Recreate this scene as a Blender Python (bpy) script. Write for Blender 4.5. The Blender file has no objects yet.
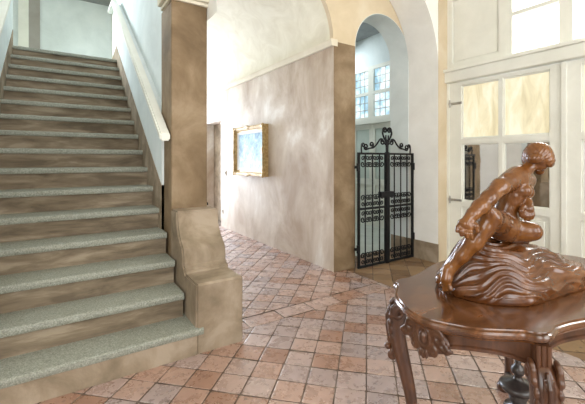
import bpy, bmesh, math, random
import numpy as np
from mathutils import Vector, Matrix
random.seed(7)
SC = bpy.context.scene
COL = SC.collection
PI = math.pi
H = 1.258            # camera height
YAW = math.radians(33.2)
F = 360.0
CS, SN = math.cos(YAW), math.sin(YAW)

# ------------------------------------------------------------------ materials
def nt(name):
    m = bpy.data.materials.new(name); m.use_nodes = True
    t = m.node_tree; n = t.nodes
    b = n['Principled BSDF']
    return m, t, n, b

def noise(t, scale, detail=5, rough=.55, vec=None, dist=0.0):
    x = t.nodes.new('ShaderNodeTexNoise'); x.inputs['Scale'].default_value = scale
    x.inputs['Detail'].default_value = detail; x.inputs['Roughness'].default_value = rough
    x.inputs['Distortion'].default_value = dist
    if vec is not None: t.links.new(vec, x.inputs['Vector'])
    return x

def ramp(t, fac, stops):
    r = t.nodes.new('ShaderNodeValToRGB')
    e = r.color_ramp.elements
    while len(e) < len(stops): e.new(.5)
    for i, (p, c) in enumerate(stops):
        e[i].position = p; e[i].color = (c[0], c[1], c[2], 1)
    t.links.new(fac, r.inputs['Fac'])
    return r

def geo_pos(t):
    g = t.nodes.new('ShaderNodeNewGeometry'); return g.outputs['Position']

def obj_vec(t, scale=(1, 1, 1), rot=(0, 0, 0)):
    c = t.nodes.new('ShaderNodeTexCoord'); m = t.nodes.new('ShaderNodeMapping')
    m.inputs['Scale'].default_value = scale; m.inputs['Rotation'].default_value = rot
    t.links.new(c.outputs['Object'], m.inputs['Vector'])
    return m.outputs['Vector']

def mottled(name, stops, scale=4, rough=.8, bump=.15, bscale=40, spec=.3, detail=6, dist=.4, vscale=(1, 1, 1), metal=0, coat=0, bdist=.01, rough2=None):
    m, t, n, b = nt(name)
    v = obj_vec(t, vscale)
    x = noise(t, scale, detail, .6, v, dist)
    r = ramp(t, x.outputs['Fac'], stops)
    t.links.new(r.outputs['Color'], b.inputs['Base Color'])
    b.inputs['Roughness'].default_value = rough
    b.inputs['Specular IOR Level'].default_value = spec
    b.inputs['Metallic'].default_value = metal
    b.inputs['Coat Weight'].default_value = coat
    b.inputs['Coat Roughness'].default_value = .12
    if bump:
        y = noise(t, bscale, 6, .6, v)
        bp = n.new('ShaderNodeBump'); bp.inputs['Strength'].default_value = bump; bp.inputs['Distance'].default_value = bdist
        t.links.new(y.outputs['Fac'], bp.inputs['Height']); t.links.new(bp.outputs['Normal'], b.inputs['Normal'])
    if rough2 is not None:
        mr = n.new('ShaderNodeMapRange'); mr.inputs['To Min'].default_value = rough; mr.inputs['To Max'].default_value = rough2
        mr.inputs['From Min'].default_value = .35; mr.inputs['From Max'].default_value = .65
        t.links.new(x.outputs['Fac'], mr.inputs['Value']); t.links.new(mr.outputs['Result'], b.inputs['Roughness'])
    return m

M = {}
M['cream'] = mottled('cream_plaster', [(.3, (.62, .56, .44)), (.55, (.70, .65, .53)), (.75, (.76, .72, .61))], 2.2, .85, .12, 25)
M['beige'] = mottled('beige_plaster', [(.3, (.56, .46, .31)), (.55, (.63, .53, .38)), (.75, (.68, .60, .46))], 2.2, .85, .12, 25)
M['white'] = mottled('white_plaster', [(.3, (.77, .76, .72)), (.55, (.84, .83, .79)), (.75, (.88, .88, .85))], 2.5, .85, .12, 25)
M['bluewhite'] = mottled('cool_white_plaster', [(.3, (.62, .68, .68)), (.55, (.70, .76, .76)), (.75, (.76, .81, .81))], 2.5, .85, .12, 25)
M['vault'] = mottled('vault_plaster', [(.3, (.64, .60, .48)), (.55, (.73, .70, .58)), (.75, (.80, .77, .66))], 3.0, .85, .25, 14, dist=1.2)
M['brown'] = mottled('brown_plaster', [(.35, (.145, .096, .050)), (.5, (.205, .140, .078)), (.66, (.30, .222, .14))], 2.6, .65, .12, 30)
M['tan'] = mottled('tan_plaster', [(.36, (.195, .15, .10)), (.5, (.275, .215, .15)), (.64, (.37, .30, .225))], 4.0, .8, .15, 30)
M['riser'] = mottled('riser_plaster', [(.36, (.125, .096, .064)), (.5, (.20, .155, .105)), (.64, (.30, .245, .175))], 5.0, .8, .2, 40, vscale=(.5, 1, 2.5))
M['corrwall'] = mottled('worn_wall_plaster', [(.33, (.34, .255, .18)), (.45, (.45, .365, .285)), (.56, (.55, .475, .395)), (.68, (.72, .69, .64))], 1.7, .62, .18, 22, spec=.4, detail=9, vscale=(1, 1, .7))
M['stone'] = mottled('grey_stone', [(.3, (.15, .155, .125)), (.5, (.255, .265, .22)), (.72, (.37, .385, .33))], 120, .6, .35, 90, spec=.4, detail=3)
M['paint'] = mottled('white_paint', [(.3, (.70, .70, .63)), (.6, (.77, .77, .70)), (.8, (.81, .81, .75))], 3, .5, .05, 30)
M['greypaint'] = mottled('grey_paint', [(.3, (.30, .28, .25)), (.7, (.37, .35, .32))], 3, .6, .05, 30)
M['iron'] = mottled('black_iron', [(.3, (.004, .0042, .0045)), (.7, (.010, .010, .011))], 30, .5, .2, 120, spec=.22)
M['steel'] = mottled('dull_steel', [(.3, (.35, .34, .31)), (.7, (.5, .49, .46))], 20, .4, .05, 80, metal=.8)
M['frosted'] = mottled('frosted_glass', [(.3, (.50, .57, .52)), (.7, (.62, .68, .63))], 3, .25, .02, 20)
M['gilt'] = mottled('gilt_wood', [(.3, (.24, .15, .06)), (.5, (.38, .26, .11)), (.75, (.60, .46, .25))], 30, .4, .3, 60, metal=.35)
M['mount'] = mottled('pale_mount', [(.3, (.66, .66, .66)), (.7, (.78, .79, .80))], 12, .6, .05, 60)
M['plasticw'] = mottled('ivory_plastic', [(.3, (.55, .5, .42)), (.7, (.6, .55, .47))], 5, .4, 0, 60)
M['grout'] = mottled('lime_grout', [(.3, (.07, .048, .035)), (.5, (.13, .092, .068)), (.7, (.26, .21, .17))], 9, .9, .4, 60)
M['slab'] = mottled('pale_stone_floor', [(.3, (.42, .44, .38)), (.7, (.56, .58, .52))], 4, .35, .05, 60)
M['shade'] = mottled('shaded_grey_plaster', [(.3, (.27, .28, .28)), (.7, (.36, .37, .37))], 4, .9, .05, 60)  # ceiling plaster with its shade put into the grey colour

def wood(name, stops, scale, vscale, rough, coat, rough2=None, bump=.06):
    m, t, n, b = nt(name)
    v = obj_vec(t, vscale)
    x = noise(t, scale, 8, .6, v, 1.2)
    y = noise(t, scale * 6, 4, .6, v, .4)
    mx = n.new('ShaderNodeMath'); mx.operation = 'MULTIPLY_ADD'; mx.inputs[1].default_value = .3
    t.links.new(y.outputs['Fac'], mx.inputs[0]); t.links.new(x.outputs['Fac'], mx.inputs[2])
    r = ramp(t, mx.outputs[0], stops)
    t.links.new(r.outputs['Color'], b.inputs['Base Color'])
    b.inputs['Roughness'].default_value = rough; b.inputs['Specular IOR Level'].default_value = .5
    b.inputs['Coat Weight'].default_value = coat; b.inputs['Coat Roughness'].default_value = .10
    bp = n.new('ShaderNodeBump'); bp.inputs['Strength'].default_value = bump; bp.inputs['Distance'].default_value = .003
    t.links.new(x.outputs['Fac'], bp.inputs['Height']); t.links.new(bp.outputs['Normal'], b.inputs['Normal'])
    return m
M['tablewood'] = wood('walnut_veneer', [(.35, (.026, .009, .004)), (.6, (.078, .029, .010)), (.85, (.15, .058, .021))], 5, (1, 4, 1), .17, .15)
M['carvewood'] = wood('carved_walnut', [(.35, (.017, .006, .003)), (.6, (.052, .019, .008)), (.85, (.10, .039, .016))], 8, (2, 2, .6), .34, .12)
M['darkwood'] = wood('ebonised_wood', [(.35, (.012, .010, .010)), (.8, (.04, .03, .026))], 8, (2, 2, .6), .32, .1)
M['statue'] = wood('polished_fruitwood', [(.35, (.046, .014, .0035)), (.6, (.105, .035, .007)), (.9, (.20, .078, .018))], 9, (1, 1, .45), .25, .05, bump=.015)
M['statuebase'] = wood('polished_fruitwood_base', [(.35, (.032, .010, .003)), (.6, (.076, .024, .006)), (.9, (.15, .053, .013))], 9, (.6, 1.6, 1), .23, .08, bump=.02)

# terracotta tiles (per tile random value stored on the faces)
def tile_mat(name, cols, rough, spec):
    m, t, n, b = nt(name)
    a = n.new('ShaderNodeAttribute'); a.attribute_name = 'tile_rand'
    r = ramp(t, a.outputs['Fac'], [(k / 4, c) for k, c in enumerate(cols)])
    v = obj_vec(t)
    x = noise(t, 11, 9, .72, v, .1)
    r2 = ramp(t, x.outputs['Fac'], [(.25, (.66, .63, .61)), (.5, (.98, .97, .96)), (.78, (1.28, 1.29, 1.32))])
    mx = n.new('ShaderNodeMix'); mx.data_type = 'RGBA'; mx.blend_type = 'MULTIPLY'; mx.inputs['Factor'].default_value = .8
    t.links.new(r.outputs['Color'], mx.inputs['A']); t.links.new(r2.outputs['Color'], mx.inputs['B'])
    # small dark pits
    vo = n.new('ShaderNodeTexVoronoi'); vo.inputs['Scale'].default_value = 13
    t.links.new(v, vo.inputs['Vector'])
    pr = ramp(t, vo.outputs['Distance'], [(.0, (.25, .22, .2)), (.11, (.3, .27, .25)), (.15, (1, 1, 1))])
    m2 = n.new('ShaderNodeMix'); m2.data_type = 'RGBA'; m2.blend_type = 'MULTIPLY'; m2.inputs['Factor'].default_value = .55
    t.links.new(mx.outputs['Result'], m2.inputs['A']); t.links.new(pr.outputs['Color'], m2.inputs['B'])
    t.links.new(m2.outputs['Result'], b.inputs['Base Color'])
    mr = n.new('ShaderNodeMapRange'); mr.inputs['From Min'].default_value = .35; mr.inputs['From Max'].default_value = .65
    mr.inputs['To Min'].default_value = rough - .09; mr.inputs['To Max'].default_value = rough + .09
    t.links.new(x.outputs['Fac'], mr.inputs['Value']); t.links.new(mr.outputs['Result'], b.inputs['Roughness'])
    b.inputs['Specular IOR Level'].default_value = spec; b.inputs['IOR'].default_value = 1.9
    y = noise(t, 22, 6, .6, v)
    bp = n.new('ShaderNodeBump'); bp.inputs['Strength'].default_value = .35; bp.inputs['Distance'].default_value = .006
    t.links.new(y.outputs['Fac'], bp.inputs['Height']); t.links.new(bp.outputs['Normal'], b.inputs['Normal'])
    return m
M['tile'] = tile_mat('terracotta_tiles', [(.25, .12, .075), (.35, .20, .145), (.40, .268, .222), (.38, .28, .258), (.30, .222, .21)], .29, .9)
M['oldtile'] = tile_mat('old_brown_tiles', [(.15, .08, .036), (.21, .125, .058), (.25, .155, .075), (.28, .175, .09), (.20, .085, .045)], .6, .2)

def emit_mat(name, stops, scale, vscale, strength, mixdiff=.2):
    m, t, n, b = nt(name)
    v = obj_vec(t, vscale)
    x = noise(t, scale, 6, .6, v, .6)
    r = ramp(t, x.outputs['Fac'], stops)
    t.links.new(r.outputs['Color'], b.inputs['Emission Color']); b.inputs['Emission Strength'].default_value = strength
    b.inputs['Base Color'].default_value = (.3, .3, .28, 1); b.inputs['Roughness'].default_value = .15
    return m
M['papered'] = emit_mat('backlit_papered_glass', [(.3, (.62, .50, .24)), (.48, (.86, .74, .44)), (.62, (.95, .88, .64))], 3.2, (1, 2.4, .8), .72)
M['daylight'] = emit_mat('daylit_window_glass', [(.2, (.86, .93, 1)), (.8, (1, 1, 1))], 1.5, (1, 1, 1), 1.4)
M['bluelight'] = emit_mat('blue_daylit_glass', [(.36, (.16, .36, .50)), (.47, (.40, .66, .82)), (.58, (.85, .95, 1))], 3.5, (1, 1, 1), .95)

def glass_mat():
    m, t, n, b = nt('clear_window_glass')
    out = n['Material Output']; tr = n.new('ShaderNodeBsdfTransparent'); gl = n.new('ShaderNodeBsdfGlossy'); mx = n.new('ShaderNodeMixShader')
    gl.inputs['Roughness'].default_value = .02; mx.inputs[0].default_value = .06
    t.links.new(tr.outputs[0], mx.inputs[1]); t.links.new(gl.outputs[0], mx.inputs[2]); t.links.new(mx.outputs[0], out.inputs['Surface'])
    return m
M['glass'] = glass_mat()
def mirror_mat():
    m, t, n, b = nt('old_dark_reflecting_glass')
    b.inputs['Base Color'].default_value = (.74, .75, .74, 1); b.inputs['Metallic'].default_value = 1
    b.inputs['Roughness'].default_value = .04
    x = noise(t, 4, 2, .5, obj_vec(t))
    bp = n.new('ShaderNodeBump'); bp.inputs['Strength'].default_value = .06; bp.inputs['Distance'].default_value = .01
    t.links.new(x.outputs['Fac'], bp.inputs['Height']); t.links.new(bp.outputs['Normal'], b.inputs['Normal'])
    return m
M['mirror'] = mirror_mat()
def canvas_mat():
    m, t, n, b = nt('blue_misty_canvas')
    v = obj_vec(t, (1, 1, 1))
    x = noise(t, 9, 8, .7, v, .8)
    sep = n.new('ShaderNodeSeparateXYZ'); t.links.new(v, sep.inputs[0])
    ad = n.new('ShaderNodeMath'); ad.operation = 'MULTIPLY_ADD'; ad.inputs[1].default_value = -.28
    t.links.new(sep.outputs['Z'], ad.inputs[0]); t.links.new(x.outputs['Fac'], ad.inputs[2])
    r = ramp(t, ad.outputs[0], [(.30, (.14, .27, .42)), (.42, (.33, .52, .68)), (.52, (.52, .70, .82)), (.63, (.78, .87, .92))])
    t.links.new(r.outputs['Color'], b.inputs['Base Color']); b.inputs['Roughness'].default_value = .65
    return m
M['canvas'] = canvas_mat()

# ------------------------------------------------------------------ mesh helpers
def link(name, me, mat=None, parent=None, smooth=False):
    o = bpy.data.objects.new(name, me); COL.objects.link(o)
    if mat is not None: me.materials.append(mat)
    if parent is not None: o.parent = parent
    if smooth:
        for p in me.polygons: p.use_smooth = True
    return o

def from_bm(name, bm, mat=None, parent=None, smooth=False, autosmooth=None):
    bmesh.ops.recalc_face_normals(bm, faces=bm.faces)
    if autosmooth is not None:
        for f in bm.faces: f.smooth = True
        for e in bm.edges:
            if len(e.link_faces) == 2 and e.calc_face_angle(0) > math.radians(autosmooth): e.smooth = False
            elif len(e.link_faces) != 2: e.smooth = False
    me = bpy.data.meshes.new(name); bm.to_mesh(me); bm.free()
    return link(name, me, mat, parent, smooth)

def empty(name, loc=(0, 0, 0), rotz=0.0):
    o = bpy.data.objects.new(name, None); COL.objects.link(o)
    o.location = loc; o.rotation_euler = (0, 0, rotz); o.empty_display_size = .1
    return o

def tag(o, label=None, cat=None, group=None, kind=None):
    if label: o['label'] = label
    if cat: o['category'] = cat
    if group: o['group'] = group
    if kind: o['kind'] = kind
    return o

def struct(o): o['kind'] = 'structure'; return o

JR = random.Random(3)
def abox(bm, x0, x1, y0, y1, z0, z1, bev=0):
    j = JR.uniform(-.0006, .0006); x0 += j; x1 -= j; j = JR.uniform(-.0006, .0006); y0 += j; y1 -= j
    r = bmesh.ops.create_cube(bm, size=1)
    vs = r['verts']
    for v in vs:
        v.co = Vector(((x0 + x1) / 2 + v.co.x * (x1 - x0), (y0 + y1) / 2 + v.co.y * (y1 - y0), (z0 + z1) / 2 + v.co.z * (z1 - z0)))
    if bev:
        es = list({e for v in vs for e in v.link_edges})
        bmesh.ops.bevel(bm, geom=es, offset=bev, segments=2, affect='EDGES', profile=.5)

def box(name, x0, x1, y0, y1, z0, z1, mat, parent=None, bev=0):
    bm = bmesh.new(); abox(bm, x0, x1, y0, y1, z0, z1, bev)
    return from_bm(name, bm, mat, parent)

def aprism(bm, pts, axis, a0, a1):
    """polygon pts extruded along axis: 'x' -> pts (y,z); 'y' -> pts (x,z); 'z' -> pts (x,y)"""
    def mk(p, a):
        return {'x': (a, p[0], p[1]), 'y': (p[0], a, p[1]), 'z': (p[0], p[1], a)}[axis]
    va = [bm.verts.new(mk(p, a0)) for p in pts]; vb = [bm.verts.new(mk(p, a1)) for p in pts]
    n = len(pts)
    bm.faces.new(va); bm.faces.new(list(reversed(vb)))
    for i in range(n):
        j = (i + 1) % n
        bm.faces.new((va[j], va[i], vb[i], vb[j]))

def prism(name, pts, axis, a0, a1, mat, parent=None, autosmooth=None, bev=0):
    bm = bmesh.new(); aprism(bm, pts, axis, a0, a1)
    if bev:
        bmesh.ops.recalc_face_normals(bm, faces=bm.faces)
        es = [e for e in bm.edges if len(e.link_faces) == 2 and e.calc_face_angle(0) > .5]
        bmesh.ops.bevel(bm, geom=es, offset=bev, segments=2, affect='EDGES', profile=.5)
    return from_bm(name, bm, mat, parent, autosmooth=autosmooth)

def catmull(pts, per=8, closed=False):
    P = [Vector(p) for p in pts]; n = len(P); out = []
    rng = range(n) if closed else range(n - 1)
    for i in rng:
        p1 = P[i]; p2 = P[(i + 1) % n]
        p0 = P[(i - 1) % n] if (closed or i > 0) else p1 * 2 - p2
        p3 = P[(i + 2) % n] if (closed or i + 2 < n) else p2 * 2 - p1
        for k in range(per):
            t = k / per
            out.append(.5 * ((2 * p1) + (p2 - p0) * t + (2 * p0 - 5 * p1 + 4 * p2 - p3) * t * t + (3 * p1 - p0 - 3 * p2 + p3) * t ** 3))
    if not closed: out.append(P[-1].copy())
    return out

def atube(bm, path, rad, seg=8, cap=True, flat=1.0, up=None):
    """sweep a round (or flattened) section along path; rad number or list"""
    P = [Vector(p) for p in path]; n = len(P)
    R = [rad] * n if isinstance(rad, (int, float)) else list(rad)
    rings = []
    prev = None
    for i in range(n):
        t = (P[min(i + 1, n - 1)] - P[max(i - 1, 0)])
        if t.length < 1e-9: t = Vector((0, 0, 1))
        t.normalize()
        if up is not None: ref = Vector(up)
        elif prev is None: ref = Vector((0, 0, 1)) if abs(t.z) < .9 else Vector((1, 0, 0))
        else: ref = prev
        s = ref - t * ref.dot(t)
        if s.length < 1e-6: s = Vector((0, 1, 0)) - t * t.y
        s.normalize(); prev = s
        w = t.cross(s)
        rings.append([bm.verts.new(P[i] + (s * math.cos(2 * PI * k / seg) * flat + w * math.sin(2 * PI * k / seg)) * R[i]) for k in range(seg)])
    for i in range(n - 1):
        for k in range(seg):
            j = (k + 1) % seg
            bm.faces.new((rings[i][k], rings[i][j], rings[i + 1][j], rings[i + 1][k]))
    if cap:
        bm.faces.new(list(reversed(rings[0]))); bm.faces.new(rings[-1])

def alathe(bm, prof, c=(0, 0, 0), seg=32):
    rings = []
    for r, z in prof:
        if r < 1e-5: rings.append([bm.verts.new((c[0], c[1], c[2] + z))])
        else: rings.append([bm.verts.new((c[0] + r * math.cos(2 * PI * k / seg), c[1] + r * math.sin(2 * PI * k / seg), c[2] + z)) for k in range(seg)])
    for a, b in zip(rings, rings[1:]):
        for k in range(seg):
            j = (k + 1) % seg
            if len(a) == 1 and len(b) == 1: continue
            if len(a) == 1: bm.faces.new((a[0], b[j], b[k]))
            elif len(b) == 1: bm.faces.new((a[k], a[j], b[0]))
            else: bm.faces.new((a[k], a[j], b[j], b[k]))
    for r in (rings[0], rings[-1]):
        if len(r) > 1: bm.faces.new(r)

def spiral(cx, cz, r0, r1, a0, turns, n=22):
    out = []
    for i in range(n + 1):
        t = i / n; a = a0 + turns * 2 * PI * t; r = r0 + (r1 - r0) * t
        out.append((cx + r * math.cos(a), cz + r * math.sin(a)))
    return out

# ------------------------------------------------------------------ implicit surfaces
class Field:
    def __init__(s, lo, hi, h):
        s.lo = np.array(lo, float); s.h = h
        s.n = np.ceil((np.array(hi) - s.lo) / h).astype(int) + 1
        s.f = np.full(s.n, .05, np.float32)
    def sub(s, lo, hi):
        a = np.maximum(np.floor((np.array(lo) - s.lo) / s.h).astype(int), 0)
        b = np.minimum(np.ceil((np.array(hi) - s.lo) / s.h).astype(int) + 1, s.n)
        if np.any(b <= a): return None
        sl = tuple(slice(i, j) for i, j in zip(a, b))
        g = np.meshgrid(*[s.lo[k] + s.h * np.arange(a[k], b[k]) for k in range(3)], indexing='ij')
        return sl, g
    def _merge(s, sl, d, k, cut=False):
        a = s.f[sl]; d = d.astype(np.float32)
        if cut:
            d = -d; h = np.clip(.5 - .5 * (d - a) / k, 0, 1) if False else None
            s.f[sl] = np.maximum(a, d); return
        h = np.clip(.5 + .5 * (a - d) / k, 0, 1)
        s.f[sl] = a * (1 - h) + d * h - k * h * (1 - h)
    def cap(s, p, q, r1, r2, k=.012, cut=False):
        p = np.array(p, float); q = np.array(q, float); m = max(r1, r2) + k + .02
        r = s.sub(np.minimum(p, q) - m, np.maximum(p, q) + m)
        if r is None: return
        sl, g = r; ba = q - p; L = max(ba.dot(ba), 1e-12)
        t = np.clip(sum((g[i] - p[i]) * ba[i] for i in range(3)) / L, 0, 1)
        d = np.sqrt(sum((g[i] - p[i] - t * ba[i]) ** 2 for i in range(3))) - (r1 + (r2 - r1) * t)
        s._merge(sl, d, k, cut)
    def chain(s, pts, k=.012):
        for (p, r), (q, r2) in zip(pts, pts[1:]): s.cap(p, q, r, r2, k)
    def ell(s, c, rad, k=.012, rot=None, cut=False):
        c = np.array(c, float); rad = np.array(rad, float); m = rad.max() + k + .02
        r = s.sub(c - m, c + m)
        if r is None: return
        sl, g = r; q = [g[i] - c[i] for i in range(3)]
        if rot is not None:
            R = np.array(rot)
            q = [sum(R[j, i] * q[j] for j in range(3)) for i in range(3)]
        k0 = np.sqrt(sum((q[i] / rad[i]) ** 2 for i in range(3))); k1 = np.sqrt(sum((q[i] / rad[i] ** 2) ** 2 for i in range(3)))
        d = k0 * (k0 - 1) / np.maximum(k1, 1e-6)
        s._merge(sl, d, k, cut)
    def mesh(s, name):
        f = s.f; S = f < 0; h = s.h
        c = S[:-1, :-1, :-1].astype(np.int8)
        tot = np.zeros(c.shape, np.int8)
        offs = [(i, j, k) for i in (0, 1) for j in (0, 1) for k in (0, 1)]
        nx, ny, nz = f.shape
        for i, j, k in offs: tot += S[i:nx - 1 + i, j:ny - 1 + j, k:nz - 1 + k]
        idx = np.argwhere((tot > 0) & (tot < 8))
        acc = np.zeros((len(idx), 3)); cnt = np.zeros(len(idx))
        for a in offs:
            for ax in range(3):
                if a[ax] == 1: continue
                b = list(a); b[ax] = 1
                va = f[idx[:, 0] + a[0], idx[:, 1] + a[1], idx[:, 2] + a[2]]; vb = f[idx[:, 0] + b[0], idx[:, 1] + b[1], idx[:, 2] + b[2]]
                cr = (va < 0) != (vb < 0)
                t = np.where(cr, va / np.where(cr, va - vb, 1), 0)
                p = np.tile(np.array(a, float), (len(idx), 1)); p[:, ax] += t
                acc[cr] += p[cr]; cnt[cr] += 1
        V = (idx + acc / cnt[:, None]) * h + s.lo
        vid = np.full(tot.shape, -1, np.int64); vid[tuple(idx.T)] = np.arange(len(idx))
        Q = []
        for ax in range(3):
            sa = [slice(None)] * 3; sb = [slice(None)] * 3
            sa[ax] = slice(0, -1); sb[ax] = slice(1, None)
            A = S[tuple(sa)]; B = S[tuple(sb)]
            e = np.argwhere(A != B)
            u, v = (ax + 1) % 3, (ax + 2) % 3
            ok = (e[:, u] > 0) & (e[:, v] > 0) & (e[:, u] < f.shape[u] - 1) & (e[:, v] < f.shape[v] - 1); e = e[ok]
            ins = A[tuple(e.T)]
            def cell(du, dv):
                x = e.copy(); x[:, u] += du; x[:, v] += dv
                return vid[tuple(x.T)]
            q = np.stack([cell(-1, -1), cell(0, -1), cell(0, 0), cell(-1, 0)], 1)
            q[~ins] = q[~ins][:, ::-1]
            Q.append(q)
        Q = np.concatenate(Q)
        me = bpy.data.meshes.new(name); me.from_pydata(V.tolist(), [], Q.tolist()); me.validate(); me.update()
        return me

# ------------------------------------------------------------------ the room
WX = 2.60        # corridor wall
GY = 3.13        # wall with the gate arch
PX0, PX1 = .755, 1.05
SPR = 2.57       # springing height
TOP = 4.7

# floor : grout bed + terracotta tiles laid diagonally, with a straight band between hall and corridor
def tile_patch(bm, lay, x0, x1, y0, y1, size, ang, phase=(0, 0), sx=None):
    sx = sx or size
    c, s = math.cos(ang), math.sin(ang)
    R = math.hypot(x1 - x0, y1 - y0) / 2 + size; mx, my = (x0 + x1) / 2, (y0 + y1) / 2
    n = int(R / size) + 2; nn = int(R / sx) + 2
    for i in range(-nn, nn + 1):
        for j in range(-n, n + 1):
            u, v = (i + phase[0]) * sx, (j + phase[1]) * size
            cx, cy = mx + u * c - v * s, my + u * s + v * c
            if not (x0 - size < cx < x1 + size and y0 - size < cy < y1 + size): continue
            r = random.random(); dz = random.uniform(-.0016, .0016)
            tx, ty = random.uniform(-.012, .012), random.uniform(-.012, .012)
            a = random.uniform(-.012, .012)
            cc, ss = math.cos(ang + a), math.sin(ang + a)
            jx, jy = random.uniform(0, .0025), random.uniform(0, .0025)
            rings = []
            for ins, z in ((.0022, -.010), (.0024, -.0016), (.0085, 0)):
                hx, hy = sx / 2 - ins - jx, size / 2 - ins - jy
                ch = .006
                ring = []
                for (px, py) in ((hx, hy - ch), (hx - ch, hy), (-hx + ch, hy), (-hx, hy - ch), (-hx, -hy + ch), (-hx + ch, -hy), (hx - ch, -hy), (hx, -hy + ch)):
                    ring.append(bm.verts.new((cx + px * cc - py * ss, cy + px * ss + py * cc, z + dz + (tx * px + ty * py if z > -.009 else 0))))
                rings.append(ring)
            fs = [bm.faces.new(rings[2])]
            for A, B in zip(rings, rings[1:]):
                for k in range(8):
                    q_ = bm.faces.new((A[k], A[(k + 1) % 8], B[(k + 1) % 8], B[k])); q_.material_index = 1 if A is rings[0] else 0; fs.append(q_)
            for f in fs: f[lay] = r
def clip(bm, co, no):
    bmesh.ops.bisect_plane(bm, geom=bm.verts[:] + bm.edges[:] + bm.faces[:], plane_co=co, plane_no=no, clear_outer=True)
def tiled(x0, x1, y0, y1, size, ang, phase=(0, 0), sx=None, mat='tile'):
    bm = bmesh.new(); lay = bm.faces.layers.float.new('tile_rand')
    tile_patch(bm, lay, x0, x1, y0, y1, size, ang, phase, sx)
    clip(bm, (x1, 0, 0), (1, 0, 0)); clip(bm, (x0, 0, 0), (-1, 0, 0)); clip(bm, (0, y1, 0), (0, 1, 0)); clip(bm, (0, y0, 0), (0, -1, 0))
    me = bpy.data.meshes.new('floor'); bm.normal_update(); bm.to_mesh(me); bm.free()
    o = struct(link('floor', me, M[mat])); me.materials.append(M['grout']); return o
tiled(-2.0, 2.768, -1.6, 2.428, .166, PI / 4, (.15, .42))
tiled(1.05, 2.768, 2.432, 2.608, .176, 0, (.2, 0), .30)
tiled(PX1 - .3, WX, 2.612, 9.4, .166, PI / 4, (.35, .1))
tiled(WX + .003, 2.768, 2.612, 3.12, .166, PI / 4, (.35, .1))
tiled(2.772, 4.15, -1.6, 3.5, .20, PI / 4, (.35, .1), mat='oldtile')
o = struct(box('floor', -2.1, 5.3, -2.6, 9.6, -.15, -.006, M['grout']))
struct(box('floor', 2.93, 5.3, 3.5, 7.0, -.006, .0, M['slab']))

# corridor wall on the right (with a doorway far along it)
DY0, DY1, DZ = 6.45, 7.45, 2.01
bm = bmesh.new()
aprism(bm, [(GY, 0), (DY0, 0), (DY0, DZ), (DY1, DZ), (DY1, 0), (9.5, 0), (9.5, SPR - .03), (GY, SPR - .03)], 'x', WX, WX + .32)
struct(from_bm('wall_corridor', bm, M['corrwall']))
# pier between corridor and gate: brown face
struct(box('wall_pier', WX + .003, 2.92, GY - .006, GY + .30, 0, SPR + .02, M['brown']))
# springing cornice of the corridor
struct(prism('trim_1', [(WX - .035, SPR - .03), (WX + .05, SPR - .03), (WX + .05, SPR + .045), (WX - .045, SPR + .045), (WX - .045, SPR + .02)], 'y', GY - .012, 9.5, M['cream']))
# corridor vault
CX, CR = (PX1 + WX) / 2, (WX - PX1) / 2
def arch_block(x0, x1, cx, r, z0, z1, n=40, b=None):
    b = b or r
    pts = [(x0, z1), (x0, z0)]
    if cx - r > x0 + 1e-4: pts.append((cx - r, z0))
    for i in range(1, n):
        a = PI - PI * i / n
        pts.append((cx + r * math.cos(a), z0 + b * math.sin(a)))
    if cx + r < x1 - 1e-4: pts.append((cx + r, z0))
    pts += [(x1, z0), (x1, z1)]
    return pts
bm = bmesh.new(); aprism(bm, arch_block(PX1 - .02, WX + .3, CX, CR, SPR + .04, TOP), 'y', GY + .04, 9.5)
struct(from_bm('ceiling_corridor', bm, M['vault'], autosmooth=30))
bm = bmesh.new(); aprism(bm, arch_block(PX0, WX + .01, CX, CR - .012, SPR + .04, TOP), 'y', GY - .01, GY + .05)
struct(from_bm('wall_corridor_front', bm, M['beige'], autosmooth=30))
# wall over the gate
AX0, AX1 = 2.92, 3.87
bm = bmesh.new(); aprism(bm, arch_block(WX + .005, 4.5, (AX0 + AX1) / 2, (AX1 - AX0) / 2, SPR + .02, TOP), 'y', GY - .005, GY + .30)
struct(from_bm('wall_gate_arch', bm, M['beige'], autosmooth=30))
# arch soffit plaster lining (white)
def ring(x0, z0, r, t, n=40, b=None):
    b = b or r
    out = [(x0 + r * math.cos(PI * i / n), z0 + b * math.sin(PI * i / n)) for i in range(n + 1)]
    out += [(x0 + (r - t) * math.cos(PI * i / n), z0 + (b - t) * math.sin(PI * i / n)) for i in range(n, -1, -1)]
    return out
bm = bmesh.new(); aprism(bm, ring((AX0 + AX1) / 2, SPR + .02, (AX1 - AX0) / 2 + .001, .006), 'y', GY - .006, GY + .302)
struct(from_bm('trim_2', bm, M['bluewhite'], autosmooth=30))
struct(box('trim_6', AX1 - .005, AX1 + .01, GY - .004, GY + .302, .235, SPR + .02, M['bluewhite']))
# right wall of the hall: from gate jamb to the door recess
struct(box('wall_right', AX1, 4.5, 2.69, GY + .30, 0, TOP, M['white']))
struct(box('baseboard_right', AX1 - .006, AX1 + .01, 2.684, GY + .29, 0, .235, M['tan']))
# white transverse arch in front of the gate wall
bx, ba, bb, bz = 2.46, 1.41, 1.25, 2.42
bm = bmesh.new(); aprism(bm, arch_block(1.05, 4.4, bx, ba, bz, TOP, 60, bb), 'y', 2.69, GY - .01)
struct(from_bm('ceiling_arch', bm, M['white'], autosmooth=30))
# door wall recess
struct(box('wall_door_reveal', 3.874, 4.3, 2.684, 2.692, 0, TOP, M['beige']))
struct(box('wall_right_front', 3.87, 4.5, -2.6, .15, 0, TOP, M['cream']))
struct(box('wall_right_top', 4.12, 4.5, .15, 2.69, 3.3, TOP, M['cream']))
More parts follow.
